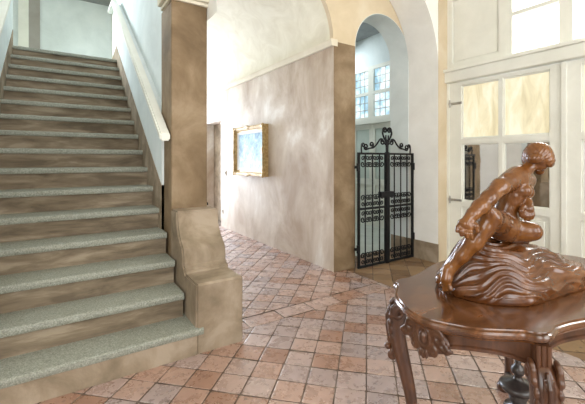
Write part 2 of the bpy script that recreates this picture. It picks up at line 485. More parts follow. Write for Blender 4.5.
# wall behind the viewer with two tall window openings
for (x0, x1, z0, z1) in ((-2.1, -.6, 0, TOP), (.9, 1.7, 0, TOP), (3.2, 4.0, 0, TOP), (-.6, .9, 0, .8), (-.6, .9, 3.7, TOP), (1.7, 3.2, 0, .8), (1.7, 3.2, 3.7, TOP)):
    struct(box('wall_hall_back', x0, x1, -2.7, -2.55, z0, z1, M['cream']))
# ceilings of hall and stair
struct(box('ceiling', -2.1, 4.5, -2.6, GY, TOP, TOP + .1, M['cream']))
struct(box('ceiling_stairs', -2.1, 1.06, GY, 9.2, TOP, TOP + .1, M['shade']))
# pier of the stair with cap
struct(box('wall_stair_pier', PX0, PX1, 2.90, GY + .1, 0, 2.53, M['brown'], bev=.012))
bm = bmesh.new()
for (e, z0, z1) in ((.018, 2.525, 2.555), (.045, 2.555, 2.66)):
    abox(bm, PX0 - e, PX1 + e, 2.90 - e, GY + .05, z0, z1, .008)
struct(from_bm('trim_3', bm, M['cream']))
struct(box('wall_stair_pier_upper', PX0, PX1, 2.90, GY, 2.66, TOP, M['cream']))
# wall between stair and corridor
struct(box('wall_stair_right', .80, PX1, GY, 6.3, 0, TOP, M['bluewhite']))
struct(box('wall_corridor_left', PX1 - .02, PX1 + .004, GY + .1, 6.9, 0, SPR + .04, M['white']))
struct(box('wall_corridor_left', PX1 - .02, PX1 + .004, 8.4, 9.5, 0, SPR + .04, M['white']))
struct(box('wall_corridor_left', PX1 - .02, PX1 + .004, 6.9, 8.4, 2.1, SPR + .04, M['white']))  # closes the top of an unseen gap, added for the side fill lamp
struct(box('wall_stair_left', -.85, -.54, 2.15, 5.85, 0, TOP, M['bluewhite']))
for (y0, y1, z0, z1) in ((-2.6, -1.6, 0, TOP), (.6, 9.2, 0, TOP), (-1.6, .6, 0, 1.0), (-1.6, .6, 3.6, TOP)):
    struct(box('wall_hall_left', -2.1, -2.0, y0, y1, z0, z1, M['cream']))
struct(box('wall_hall_left_return', -2.0, -.54, 2.15, 2.25, 0, TOP, M['cream']))
struct(box('wall_stair_back', -2.1, 2.6, 9.0, 9.2, 2.72, TOP, M['bluewhite']))
struct(box('floor_landing', -2.0, 1.05, 6.02, 9.0, 2.5, 2.70, M['stone']))
# casing of the landing doorway
struct(box('trim_4', -.475, -.29, 8.95, 9.0, 2.70, TOP, M['greypaint']))
struct(box('trim_5', -.64, -.475, 8.93, 9.0, 2.70, TOP, M['paint']))
# far corridor end: wall with an opening full of daylight
struct(box('wall_corridor_end', .8, 1.12, 9.4, 9.6, 0, TOP, M['cream']))
struct(box('wall_corridor_end', 2.5, 3.0, 9.4, 9.6, 0, TOP, M['cream']))
struct(box('wall_corridor_end', 1.12, 2.5, 9.4, 9.6, 0, .25, M['cream']))
# room beyond the doorway in the corridor wall
struct(box('wall_side_niche', WX + .24, WX + .31, DY0 - .1, DY1 + .1, 0, DZ + .1, M['tan']))
# room behind the gate
struct(box('wall_back_room_right', 5.02, 5.3, 3.4, 4.38, 0, TOP, M['bluewhite']))
struct(box('wall_back_room_right', 5.02, 5.3, 5.42, 7.0, 0, TOP, M['bluewhite']))
struct(box('wall_back_room_right', 5.02, 5.3, 4.38, 5.42, 3.04, TOP, M['bluewhite']))
struct(box('wall_back_room_back', 2.9, 5.3, 6.2, 6.4, 0, TOP, M['bluewhite']))
struct(box('wall_back_room_front', 4.5, 5.3, GY, 3.43, 0, TOP, M['bluewhite']))
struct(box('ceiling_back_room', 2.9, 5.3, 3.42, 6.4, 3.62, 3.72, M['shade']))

# ------------------------------------------------------------------ staircase
RISE, RUN, Y1 = .170, .2346, 2.25
SX0, SX1 = -.478, .735
NST = 16
st = tag(empty('staircase', (.13, 2.28, 0)), 'wide stone staircase with brown risers climbing between two plastered side walls', 'staircase')
SO = Vector((.13, 2.28, 0))
def sp(bm):           # shift to staircase local space
    bmesh.ops.translate(bm, verts=bm.verts, vec=-SO); return bm
prof = [(Y1 + .045, 0)]
for i in range(1, NST + 1):
    y = Y1 + (i - 1) * RUN + .045
    prof.append((y, i * RISE - .045))
    if i < NST: prof.append((y + RUN, i * RISE - .045))
prof += [(6.05, NST * RISE - .045), (6.05, 0)]
bm = bmesh.new(); aprism(bm, prof, 'x', SX0, SX1); from_bm('stair_body', sp(bm), M['riser'], st)
for i in range(1, NST + 1):
    y = Y1 + (i - 1) * RUN + (.022 if i == 1 else 0); z = i * RISE
    x1 = SX1 if i > 1 else .80
    th, r = .045, .016
    back = y + RUN + .06 if i < NST else 6.1
    pr = [(back, z - th), (back, z), (y + r, z)] + [(y + r - r * math.sin(a), z - r + r * math.cos(a)) for a in (PI / 6, PI / 3, PI / 2)] + [(y, z - th + .012), (y + .006, z - th)]
    bm = bmesh.new(); aprism(bm, pr, 'x', SX0, x1)
    # gentle wear and chipped nosing
    bmesh.ops.subdivide_edges(bm, edges=[e for e in bm.edges if abs(e.verts[0].co.x - e.verts[1].co.x) > .5], cuts=24)
    rr = random.Random(i)
    for v in bm.verts:
        if v.co.y < y + .02: v.co.y += rr.uniform(-.0015, .003); v.co.z += rr.uniform(-.002, .001) if v.co.z > z - .02 else 0
    from_bm('tread', sp(bm), M['stone'], st, autosmooth=40)
    bm = bmesh.new(); abox(bm, SX0, x1 if i > 1 else PX0 + .005, y + (.03 if i > 1 else .010), y + .05, z - RISE, z - th)
    from_bm('riser', sp(bm), M['riser'] if i > 1 else M['tan'], st)
# sloping side walls with their cap rails and plinth bands
def slope(y): return RISE * (1 + (y - Y1) / RUN)
for side, xa, xb, ca, cb in (('r', SX1, .80, .665, .745), ('l', -.54, SX0, -.54, -.435)):
    ya, yb = (GY if side == 'r' else 2.25), 5.85
    ye = 6.3 if side == 'r' else 5.85
    bm = bmesh.new()
    aprism(bm, [(ya, 0), (ye, 0), (ye, slope(yb) + .77), (yb, slope(yb) + .77), (ya, slope(ya) + .77)], 'x', xa, xb)
    pa = from_bm('parapet', sp(bm), M['bluewhite'], st)
    y0 = 2.885 if side == 'r' else 2.25
    bm = bmesh.new()
    h0, h1 = slope(y0) + .77, slope(yb) + .77
    aprism(bm, [(y0, h0), (yb, h1), (ye, h1), (ye, h1 + .06), (yb, h1 + .06), (y0, h0 + .06)], 'x', ca, cb)
    bmesh.ops.bevel(bm, geom=[e for e in bm.edges], offset=.012, segments=2, affect='EDGES')
    from_bm('rail_cap', sp(bm), M['paint'], pa)
    bm = bmesh.new()
    e = .006
    aprism(bm, [(ya, max(slope(ya) - .4, 0)), (yb, slope(yb) - .4), (ye, slope(yb) - .4), (ye, slope(yb) + .08), (yb, slope(yb) + .16), (ya, slope(ya) + .24)], 'x', xa - (e if side == 'r' else 0), xb + (e if side == 'l' else 0))
    tag(from_bm('skirting', sp(bm), M['tan'], pa), 'tan sloping skirting band')
# newel pedestal with scrolled profile
Y2 = 2.285
np_ = [(Y2, 0), (Y2, .44)]
cv = [Vector(p) for p in ((2.535, .452, 0), (2.545, .462, 0), (2.548, .482, 0), (2.585, .498, 0))] + catmull([(2.588, .502, 0), (2.592, .56, 0), (2.604, .612, 0)], 4) + catmull([(2.612, .622, 0), (2.668, .664, 0), (2.715, .72, 0), (2.742, .79, 0), (2.750, .868, 0)], 6)
np_ += [(Y2 + .012, .452)] + [(v.x, v.y) for v in cv] + [(2.91, .872), (2.91, 0)]
bm = bmesh.new(); aprism(bm, np_, 'x', PX0 - .002, 1.085)
bmesh.ops.recalc_face_normals(bm, faces=bm.faces)
es = [e for e in bm.edges if len(e.link_faces) == 2 and e.calc_face_angle(0) > .9 and max(v.co.z for v in e.verts) > .05]
bmesh.ops.bevel(bm, geom=es, offset=.012, segments=2, affect='EDGES')
tag(from_bm('newel_pedestal', sp(bm), M['tan'], st, autosmooth=20), 'tan plastered pedestal with scrolled front at foot of stairs')

# little iron hook on the pier
bm = bmesh.new()
atube(bm, catmull([(PX1 - .01, 2.98, .895), (PX1 + .02, 2.98, .895), (PX1 + .03, 2.98, .887), (PX1 + .03, 2.98, .872)], 5), .0055, 8)
abox(bm, PX1 - .006, PX1 + .006, 2.96, 3.0, .88, .912)
hk = from_bm('iron_hook', bm, M['iron']); tag(hk, 'small black iron hook on the corner of the brown stair pier', 'hook')

# ------------------------------------------------------------------ painting
px0, px1 = 4.62, 5.68
zc, zh = 1.40, .39
pt = tag(empty('framed_painting', (WX, (px0 + px1) / 2, zc)), 'gilt framed picture of a pale blue misty scene on corridor wall', 'painting')
pt.rotation_euler = (0, 0, 0)
hw = (px1 - px0) / 2
fw = .085
bm = bmesh.new()
sec = [(0, 0), (.085, 0), (.095, .02), (.075, .045), (.055, .06), (.045, fw), (0, fw)]   # (out from wall, inward)
def frame_ring(bm, hw, zh, sec):
    loops = []
    for (out, inn) in sec:
        loops.append([bm.verts.new((-out, sy * (hw - inn), sz * (zh - inn))) for sy, sz in ((-1, -1), (1, -1), (1, 1), (-1, 1))])
    n = len(sec)
    for i in range(n):
        A, B = loops[i], loops[(i + 1) % n]
        for k in range(4): bm.faces.new((A[k], A[(k + 1) % 4], B[(k + 1) % 4], B[k]))
frame_ring(bm, hw, zh, sec)
from_bm('frame', bm, M['gilt'], pt)
bm = bmesh.new(); frame_ring(bm, hw - fw + .004, zh - fw + .004, [(.02, 0), (.048, 0), (.044, .035), (.02, .035)]); tag(from_bm('inner_mount', bm, M['mount'], pt), 'pale inner slip')
bm = bmesh.new(); abox(bm, -.035, -.01, -hw + fw + .01, hw - fw - .01, -zh + fw + .01, zh - fw - .01); from_bm('canvas', bm, M['canvas'], pt)
def ornament(y, z, parts):
    fo = Field((-.13, y - .14, z - .14), (-.04, y + .14, z + .14), .006)
    for (dy, dz, r) in parts: fo.ell((-.088, y + dy, z + dz), r)
    link('frame_ornament', fo.mesh('frame_ornament'), M['gilt'], pt, True)
for sy in (-1, 1):
    for sz in (-1, 1):
        ornament(sy * (hw - .02), sz * (zh - .02), [(0, 0, (.02, .035, .035))] + [(-sy * .035 * q, 0, (.012, .02, .02)) for q in range(3)] + [(0, -sz * .035 * q, (.012, .02, .02)) for q in range(3)])
    ornament(sy * (hw - .015), 0, [(0, 0, (.018, .03, .06))])
for sz in (-1, 1): ornament(0, sz * (zh - .015), [(0, 0, (.018, .07, .03)), (.07, 0, (.014, .03, .018)), (-.07, 0, (.014, .03, .018))])

# wall plate left of the painting and a second one low down
for (y, z, lab) in ((6.22, 1.02, 'small ivory switch plate on corridor wall below and left of painting'), (6.36, .30, 'tiny ivory socket plate low on corridor wall by the doorway')):
    w = empty('wall_switch', (WX, y, z)); tag(w, lab, 'switch')
    bm = bmesh.new(); abox(bm, -.012, 0, -.03, .03, -.05, .05, .004); from_bm('plate', bm, M['plasticw'], w)
    bm = bmesh.new(); abox(bm, -.018, -.011, -.012, .012, -.022, .022, .002); from_bm('rocker', bm, M['greypaint'], w)

# ------------------------------------------------------------------ iron gate
GX0, GX1, GYY = 2.893, 3.862, 3.05
GZ0, GZ1, GZM = .008, 1.345, .69
gate = tag(empty('iron_gate', ((GX0 + GX1) / 2, GYY, 0)), 'black wrought iron double gate with scrolls, standing in the arched opening', 'gate')
GO = Vector(((GX0 + GX1) / 2, GYY, 0))
def gp(bm): bmesh.ops.translate(bm, verts=bm.verts, vec=-GO); return bm
def scroll2(bm, pts, r=.0048): atube(bm, [(x, GYY, z) for x, z in pts], r, 6)
mid = (GX0 + GX1) / 2
for li, (a, b) in enumerate(((GX0, mid - .012), (mid + .012, GX1))):
    bm = bmesh.new()
    for (x0, x1, z0, z1) in ((a, a + .026, GZ0, GZ1), (b - .026, b, GZ0, GZ1), (a, b, GZ1 - .024, GZ1), (a, b, GZ0, GZ0 + .026), (a, b, GZM - .012, GZM + .012)):
        abox(bm, x0, x1, GYY - .012, GYY + .012, z0, z1)
    lf = from_bm('gate_leaf', gp(bm), M['iron'], gate)
    nb = 3
    xs = [a + (b - a) * (k + 1) / (nb + 1) for k in range(nb)]
    for x in xs:
        bm = bmesh.new(); atube(bm, [(x, GYY, GZ0 + .01), (x, GYY, GZ1 - .01)], .008, 6); from_bm('bar', gp(bm), M['iron'], lf)
    for (zz, up) in ((GZ1 - .03, -1), (GZM + .02, 1), (GZM - .02, -1), (GZ0 + .03, 1)):
        for x in xs:
            bm = bmesh.new()
            for s in (-1, 1):
                cx = x + s * .040; cz = zz + up * .105
                pts = [(x + s * .004, zz + up * .005), (x + s * .005, zz + up * .06)]
                a0 = PI if s > 0 else 0
                sp_ = spiral(cx, cz, .036, .010, a0, (-1.15 * up) if s > 0 else (1.15 * up), 16)
                scroll2(bm, pts + sp_, .0075)
                nr = spiral(x + s * .036, zz + up * .038, .028, .008, PI if s > 0 else 0, (1.15 * up) if s > 0 else (-1.15 * up), 14)
                scroll2(bm, nr, .007)
            from_bm('scroll', gp(bm), M['iron'], lf)
# lock box, hinges
bm = bmesh.new(); abox(bm, mid - .135, mid + .085, GYY - .035, GYY + .02, .805, .875, .006); from_bm('lock_box', gp(bm), M['iron'], gate)
bm = bmesh.new(); abox(bm, mid - .022, mid + .022, GYY - .018, GYY + .018, GZ0 - .006, GZ1 + .01); from_bm('meeting_bar', gp(bm), M['iron'], gate)
for (x0, x1, z) in ((2.85, GX0, 1.16), (2.85, GX0, .22), (GX1, 3.89, 1.16), (GX1, 3.89, .26)):
    bm = bmesh.new(); abox(bm, x0, x1, GYY - .012, GYY + .012, z, z + .03)
    bx_ = GX0 - .012 if x0 < 3 else GX1 + .012
    atube(bm, [(bx_, GYY - .01, z - .03), (bx_, GYY - .01, z + .06)], .014, 8); from_bm('hinge', gp(bm), M['iron'], gate)
# crest
cr_ = bmesh.new()
def S_(pts, r=.008): atube(cr_, [(v.x, GYY, v.y) for v in catmull([(x, z, 0) for x, z in pts], 6)], r, 7)
for s in (-1, 1):
    def q(x, z): return (mid + s * x, GZ1 + z)
    def vol(x, z, r, a, t, w=.0095):
        a = a if s > 0 else PI - a
        atube(cr_, [(px, GYY, pz) for px, pz in spiral(mid + s * x, GZ1 + z, r, r * .25, a, s * t, 22)], w, 7)
    # long falling side branch, ending in a volute that turns up
    S_([q(.02, .10), q(.055, .125), q(.085, .165), q(.125, .160), q(.175, .105), q(.235, .06), q(.30, .05), q(.355, .035)], .010)
    vol(.355, .070, .036, -PI / 2, 1.25)
    vol(.265, .095, .036, -PI / 2, -1.3)
    vol(.075, .130, .036, PI / 2, -1.25)
    S_([q(.425, 0), q(.43, .05), q(.425, .085)], .009)
    vol(.40, .085, .028, 0, 1.2, .008)
    # central lyre
    S_([q(.010, 0), q(.012, .08), q(.020, .13), q(.055, .185), q(.078, .235), q(.070, .275)], .0115)
    vol(.038, .275, .036, 0, 1.3, .0105)
    S_([q(.0, .13), q(.02, .17), q(.022, .215)], .009)
S_([(mid, GZ1), (mid, GZ1 + .12), (mid, GZ1 + .16)], .011)
from_bm('crest', gp(cr_), M['iron'], gate)

# ------------------------------------------------------------------ hall door (white, glazed) and the window over it
DX = 4.05
def door_leaf(parent, ya, yb, panes, flip=False):
    """ya > yb ; panes list of (y0,y1)"""
    bm = bmesh.new()
    zs = [(.77, 1.45), (1.515, 2.15)]
    # stiles/rails around panes
    ys = [ya] + [v for p in panes for v in p] + [yb]
    for k in range(0, len(ys), 2): abox(bm, DX, DX + .05, ys[k + 1], ys[k], .03, 2.19)
    for (p0, p1) in panes:
        for (z0, z1) in ((.70, .77), (1.45, 1.515), (2.15, 2.19), (.03, .15)): abox(bm, DX, DX + .05, p1, p0, z0, z1)
    lf = from_bm('door_leaf', bm, M['paint'], parent)
    for (p0, p1) in panes:
        bm = bmesh.new()
        abox(bm, DX + .03, DX + .045, p1, p0, .15, .70); abox(bm, DX + .012, DX + .032, p1 + .05, p0 - .05, .21, .64, .008)
        from_bm('panel', bm, M['paint'], lf)
        for (z0, z1) in zs:
            bm = bmesh.new(); e = .014
            for q in ((p1, p1 + e, z0, z1), (p0 - e, p0, z0, z1), (p1, p0, z0, z0 + e), (p1, p0, z1 - e, z1)): abox(bm, DX + .02, DX + .06, *q)
            from_bm('glazing_bead', bm, M['paint'], lf)
            bm = bmesh.new(); abox(bm, DX + .036, DX + .04, p1 + .002, p0 - .002, z0 + .002, z1 - .002)
            tag(from_bm('pane', bm, M['papered'] if z0 > 1.5 else M['mirror'], lf), 'yellowed backlit pane' if z0 > 1.5 else 'dark reflecting pane')
    return lf
dr = struct(empty('door_1', (0, 0, 0)))
l1 = door_leaf(dr, 2.655, 1.462, [(2.503, 2.065), (2.023, 1.573)])
l2 = door_leaf(dr, 1.452, .20, [(1.323, .885), (.843, .393)])
bm = bmesh.new(); abox(bm, DX - .012, DX + .06, 2.655, 2.69, 0, 2.2); abox(bm, DX - .012, DX + .06, .15, .20, 0, 2.2)
from_bm('door_frame', bm, M['paint'], dr)
bm = bmesh.new(); abox(bm, DX - .02, DX, 1.43, 1.475, .03, 2.19, .004); from_bm('cover_strip', bm, M['paint'], dr)
bm = bmesh.new()
abox(bm, DX - .06, DX + .08, .15, 2.69, 2.20, 2.36, .012); abox(bm, DX - .085, DX + .02, .15, 2.692, 2.325, 2.362, .008)
from_bm('lintel', bm, M['paint'], dr)
for z in (1.93, .76):
    bm = bmesh.new(); abox(bm, DX - .014, DX + .001, 2.49, 2.66, z, z + .028, .003)
    atube(bm, [(DX - .014, 2.64, z - .03), (DX - .014, 2.64, z + .06)], .009, 8); from_bm('hinge', bm, M['steel'], l1)
w1 = struct(empty('window_1', (0, 0, 0)))
bm = bmesh.new()
wy = [(1.925, 1.498), (1.385, .95), (.84, .40)]
zr = [(2.39, 2.79), (2.83, 3.24)]
ys = [1.985] + [v for p in wy for v in p] + [.15]
for k in range(0, len(ys), 2): abox(bm, DX + .0, DX + .06, ys[k + 1], ys[k], 2.36, 3.3)
for (p0, p1) in wy:
    for (z0, z1) in ((2.36, 2.39), (2.79, 2.83), (3.24, 3.3)): abox(bm, DX + .0, DX + .06, p1, p0, z0, z1)
from_bm('window_frame', bm, M['paint'], w1)
for (p0, p1) in wy:
    for (z0, z1) in zr:
        bm = bmesh.new(); abox(bm, DX + .03, DX + .036, p1, p0, z0, z1); from_bm('pane', bm, M['glass'], w1)
bm = bmesh.new()
abox(bm, DX + .03, DX + .05, 1.985, 2.69, 2.36, 3.3)
for q in ((2.62, 2.69, 2.36, 3.3), (1.985, 2.06, 2.36, 3.3), (1.985, 2.69, 2.36, 2.43), (1.985, 2.69, 3.2, 3.3)): abox(bm, DX, DX + .05, *q, .003)
abox(bm, DX + .02, DX + .04, 2.09, 2.59, 2.46, 3.17, .006)
from_bm('blind_panel', bm, M['paint'], w1)
# lamp bracket outside seen through the clear pane
bm = bmesh.new()
atube(bm, [(4.9, 2.20, 2.6), (4.9, 2.20, 2.86)], .006, 6); atube(bm, [(4.9, 2.20, 2.84), (4.9, 2.05, 2.80), (4.9, 1.93, 2.76)], .005, 6); atube(bm, [(4.9, 1.93, 2.79), (4.9, 1.93, 2.74)], .012, 8); atube(bm, [(4.9, 2.20, 0), (4.9, 2.20, 2.62)], .01, 6)
tag(from_bm('outdoor_bracket', bm, M['steel']), 'thin grey bracket arm seen outside through the clear window over the door', 'bracket')

# ------------------------------------------------------------------ window and door of the room behind the gate
BX = 5.02
w2 = struct(empty('window_2', (0, 0, 0)))
bm = bmesh.new()
cols = [(5.36, 4.98), (4.84, 4.45)]
for (y0, y1) in ((5.36, 5.42), (4.84, 4.98), (4.38, 4.45)): abox(bm, BX - .03, BX + .05, y0, y1, 2.0, 3.04)
for (z0, z1) in ((2.0, 2.08), (2.50, 2.56), (2.97, 3.04)):
    abox(bm, BX - .03, BX + .05, 4.38, 5.42, z0, z1)
abox(bm, BX - .06, BX + .05, 4.36, 5.44, 1.95, 2.04)
from_bm('window_frame', bm, M['paint'], w2)
for (a, b) in cols:
    for (z0, z1) in ((2.08, 2.50), (2.56, 2.97)):
        bm = bmesh.new(); abox(bm, BX + .01, BX + .016, b, a, z0, z1); from_bm('pane', bm, M['bluelight'], w2)
        bm = bmesh.new()
        for f_ in (1 / 3, 2 / 3): abox(bm, BX + .002, BX + .012, b + (a - b) * f_ - .006, b + (a - b) * f_ + .006, z0, z1)
        for f_ in (1 / 3, 2 / 3): abox(bm, BX + .002, BX + .012, b, a, z0 + (z1 - z0) * f_ - .006, z0 + (z1 - z0) * f_ + .006)
        tag(from_bm('lead_grid', bm, M['steel'], w2), 'thin grey glazing grid')
d2 = struct(empty('door_2', (0, 0, 0)))
for (a, b) in ((5.42, 4.91), (4.90, 4.38)):
    bm = bmesh.new()
    abox(bm, BX, BX + .04, b, b + .07, 0, 1.95); abox(bm, BX, BX + .04, a - .07, a, 0, 1.95)
    for (z0, z1) in ((0, .2), (.78, .9), (1.85, 1.95)): abox(bm, BX, BX + .04, b, a, z0, z1)
    lf = from_bm('door_leaf', bm, M['paint'], d2)
    bm = bmesh.new(); abox(bm, BX + .015, BX + .03, b + .07, a - .07, .2, .78); from_bm('panel', bm, M['paint'], lf)
    bm = bmesh.new(); abox(bm, BX + .015, BX + .02, b + .07, a - .07, .9, 1.85); from_bm('pane', bm, M['frosted'], lf)

# ------------------------------------------------------------------ carved table
TZ = .76
TCX, TCY = 1.61, .742
tb = tag(empty('carved_table', (TCX, TCY, 0)), 'dark walnut serpentine centre table with carved cabriole legs, carrying the wooden statuette', 'table')
quad = [(.648, 0), (.628, .07), (.575, .155), (.508, .212), (.474, .238), (.462, .260), (.444, .277), (.418, .286), (.39, .284), (.36, .280), (.32, .283), (.27, .293), (.21, .310), (.13, .332), (.06, .345), (0, .350)]
outl = quad + [(-x, y) for x, y in quad[-2::-1]] + [(-x, -y) for x, y in quad[1:]] + [(x, -y) for x, y in quad[-2:0:-1]]
cvt = [(v.x, v.y) for v in catmull([(x, y, 0) for x, y in outl], 6, True)]
def offset_loop(L, d):
    n = len(L); out = []
    for i in range(n):
        x0, y0 = L[i - 1]; x1, y1 = L[(i + 1) % n]
        tx, ty = x1 - x0, y1 - y0; l = math.hypot(tx, ty) or 1
        out.append((L[i][0] - ty / l * d, L[i][1] + tx / l * d))
    return out
def smooth_loop(L, it):
    for _ in range(it):
        n = len(L); L = [((L[i - 1][0] + 2 * L[i][0] + L[(i + 1) % n][0]) / 4, (L[i - 1][1] + 2 * L[i][1] + L[(i + 1) % n][1]) / 4) for i in range(n)]
    return L
bm = bmesh.new()
prev = None; first = None
for (ins, z) in ((.0115, TZ), (.0105, TZ - .002), (.010, TZ - .006), (.004, TZ - .008), (.000, TZ - .014), (.001, TZ - .020), (.008, TZ - .024), (.008, TZ - .028), (.014, TZ - .031), (.018, TZ - .038), (.019, TZ - .040)):
    lp = offset_loop(cvt, ins)
    vs = [bm.verts.new((x, y, z)) for x, y in lp]
    if prev:
        for i in range(len(vs)):
            j = (i + 1) % len(vs); bm.faces.new((prev[i], prev[j], vs[j], vs[i]))
    else: first = vs
    prev = vs
bm.faces.new(first); bm.faces.new(list(reversed(prev)))
from_bm('tabletop', bm, M['tablewood'], tb, autosmooth=35)
# apron
ap = smooth_loop(offset_loop(cvt, .045), 6)
n = len(ap)
CORN = [(.414, .250), (-.414, .250), (-.414, -.250), (.414, -.250)]
def apron_bottom(x, y):
    d = min(math.hypot(x - a, y - b) for a, b in CORN)
    z = .672
    z -= .030 * math.exp(-(d / .09) ** 2)
    z -= .022 * math.exp(-((abs(x) - .61) / .05) ** 2 - (y / .09) ** 2)
    z -= .022 * math.exp(-((abs(y) - .29) / .05) ** 2 - (x / .10) ** 2)
    return z
bm = bmesh.new()
inn = offset_loop(ap, .02)
rows = []
for i in range(n):
    x, y = ap[i]; xi, yi = inn[i]; zb = apron_bottom(x, y)
    o1 = offset_loop(ap, 0)[i] if False else (x, y)
    nx_, ny_ = xi - x, yi - y
    l = math.hypot(nx_, ny_); nx_ /= l; ny_ /= l
    rows.append([bm.verts.new(p) for p in ((x, y, TZ - .039), (x, y, zb + .016), (x - nx_ * .005, y - ny_ * .005, zb + .012), (x - nx_ * .005, y - ny_ * .005, zb + .003), (x, y, zb), (xi, yi, zb), (xi, yi, TZ - .039))])
for i in range(n):
    A, B = rows[i], rows[(i + 1) % n]
    for k in range(7): bm.faces.new((A[k], A[(k + 1) % 7], B[(k + 1) % 7], B[k]))
from_bm('apron', bm, M['carvewood'], tb, autosmooth=35)
# legs
for ci, (cx, cy) in enumerate(CORN):
    ox, oy = (1 if cx > 0 else -1), (1 if cy > 0 else -1)
    dx, dy = ox * .7071, oy * .7071
    path = [(0, .722), (0, .66), (.016, .632), (.030, .595), (.024, .53), (.006, .45), (-.012, .37), (-.028, .29), (-.036, .22), (-.036, .15), (-.02, .085), (.008, .048), (.032, .032)]
    rad = [.024, .026, .034, .037, .034, .030, .027, .024, .021, .020, .021, .024, .028]
    cv = catmull([(a, z, r) for (a, z), r in zip(path, rad)], 5)
    bm = bmesh.new()
    rings = []
    for k, v in enumerate(cv):
        t = cv[min(k + 1, len(cv) - 1)] - cv[max(k - 1, 0)]; t = Vector((t.x, t.y)).normalized()
        ring = []
        for m_ in range(16):
            a = 2 * PI * m_ / 16
            ca, sa = math.cos(a), math.sin(a)
            sq = 1 / (abs(ca) ** 3 + abs(sa) ** 3) ** (1 / 3)
            u, w = ca * sq * v.z, sa * sq * v.z * .92
            # u along in-plane normal, w sideways
            pa = v.x + u * t.y; pz = v.y - u * t.x
            ring.append(bm.verts.new((cx + dx * pa - dy * ox * oy * w * ox * oy, cy + dy * pa + dx * w, pz)))
        rings.append(ring)
    for A, B in zip(rings, rings[1:]):
        for m_ in range(16): bm.faces.new((A[m_], A[(m_ + 1) % 16], B[(m_ + 1) % 16], B[m_]))
    bm.faces.new(rings[0]); bm.faces.new(rings[-1])
    # foot pad
    alathe(bm, [(.0, 0), (.028, 0), (.036, .012), (.034, .03), (.022, .05), (0, .055)], (cx + dx * .032, cy + dy * .032, 0), 18)
    leg = from_bm('leg', bm, M['carvewood'], tb, autosmooth=50)
    # carved acanthus on the knee : implicit blobs in local (out, side, z)
    fl = Field((-.07, -.08, .40), (.13, .08, .72), .0038)
    def K(a, w, z): return (a, w, z)
    fl.ell(K(.024, 0, .600), (.030, .040, .062), .008)
    fl.ell(K(.032, 0, .540), (.022, .030, .055), .010)
    for s in (-1, 1):
        # C scrolls on both shoulders
        sp_ = spiral(.022, .642, .030, .009, PI / 2, -1.3, 16)
        fl.chain([(K(a, s * .040, z), .0095) for a, z in sp_], .003)
        # raised leaf edges
        fl.chain([(K(.048, s * .034, .640), .006), (K(.058, s * .036, .60), .006), (K(.055, s * .031, .555), .0055), (K(.050, s * .018, .505), .005)], .004)
        for j in range(4):
            z0 = .628 - j * .030
            fl.ell(K(.058 - .006 * abs(j - 1), s * (.040 - .005 * j), z0), (.012, .011, .013), .004)
        fl.chain([(K(.060, s * .014, .640), .004), (K(.066, s * .017, .595), .004), (K(.060, s * .011, .54), .0035)], .003)
    fl.chain([(K(.052, 0, .650), .008), (K(.068, 0, .615), .008), (K(.068, 0, .57), .0075), (K(.060, 0, .515), .007), (K(.054, 0, .480), .006)], .004)
    fl.ell(K(.066, 0, .487), (.014, .018, .014), .005)
    sp_ = spiral(.046, .452, .017, .006, PI / 2, 1.2, 12)
    fl.chain([(K(a, 0, z), .0095) for a, z in sp_], .004)
    me = fl.mesh('carved_leaf')
    for v in me.vertices:
        a, w, z = v.co
        a = a * .92 + .003; w *= .86
        v.co = (cx + dx * a - dy * w, cy + dy * a + dx * w, z)
    link('carved_leaf', me, M['carvewood'], leg, True)
    # fluted block under the top corner
    bm = bmesh.new()
    for k in (-1, 0, 1):
        p = (cx + dx * .026 - dy * k * .014, cy + dy * .026 + dx * k * .014)
        atube(bm, [(p[0], p[1], .655), (p[0], p[1], .722)], .0078, 8)
    from_bm('reeded_block', bm, M['carvewood'], leg, autosmooth=50)
# carved cartouches (ends and long sides)
for (px, py, ang, sc_) in ((-.606, 0, PI, 1), (.606, 0, 0, 1), (0, .300, PI / 2, 1), (0, -.300, -PI / 2, 1)):
    fl = Field((-.03, -.13, .60), (.06, .13, .74), .0036)
    fl.ell((0, 0, .682), (.020, .100, .046), .01)
    fl.ell((0, 0, .652), (.020, .050, .034), .01)
    fl.ell((.022, 0, .684), (.016, .016, .021), .002)
    fl.chain([((.019, .027 * math.cos(a), .684 + .032 * math.sin(a)), .0055) for a in [2 * PI * i / 20 for i in range(21)]], .002)
    for s in (-1, 1):
        fl.chain([((.016, s * y, z), .0075) for y, z in spiral(.058, .700, .026, .007, PI, -1.4, 20)], .002)
        fl.chain([((.015, s * y, z), .007) for y, z in spiral(.040, .652, .020, .006, PI / 2, 1.3, 16)], .002)
        fl.chain([((.014, s * .070, .672), .010), ((.012, s * .090, .665), .009), ((.008, s * .112, .672), .006)], .004)
        for q in range(3): fl.ell((.015, s * (.082 + .010 * q), .690 - .008 * q), (.010, .008, .010), .003)
    for q in (-1, 0, 1): fl.ell((.018, q * .013, .632 - .004 * (q == 0)), (.010, .008, .016), .002)
    for y in (-.03, -.015, 0, .015, .03): fl.ell((.014, y, .722 - abs(y) * .2), (.010, .007, .010), .002)
    me = fl.mesh('cartouche'); c, s_ = math.cos(ang), math.sin(ang)
    for v in me.vertices:
        a, w, z = v.co; a *= .7; v.co = (px + c * a - s_ * w * .86, py + s_ * a + c * w * .86, z + .004)
    link('cartouche', me, M['carvewood'], tb, True)
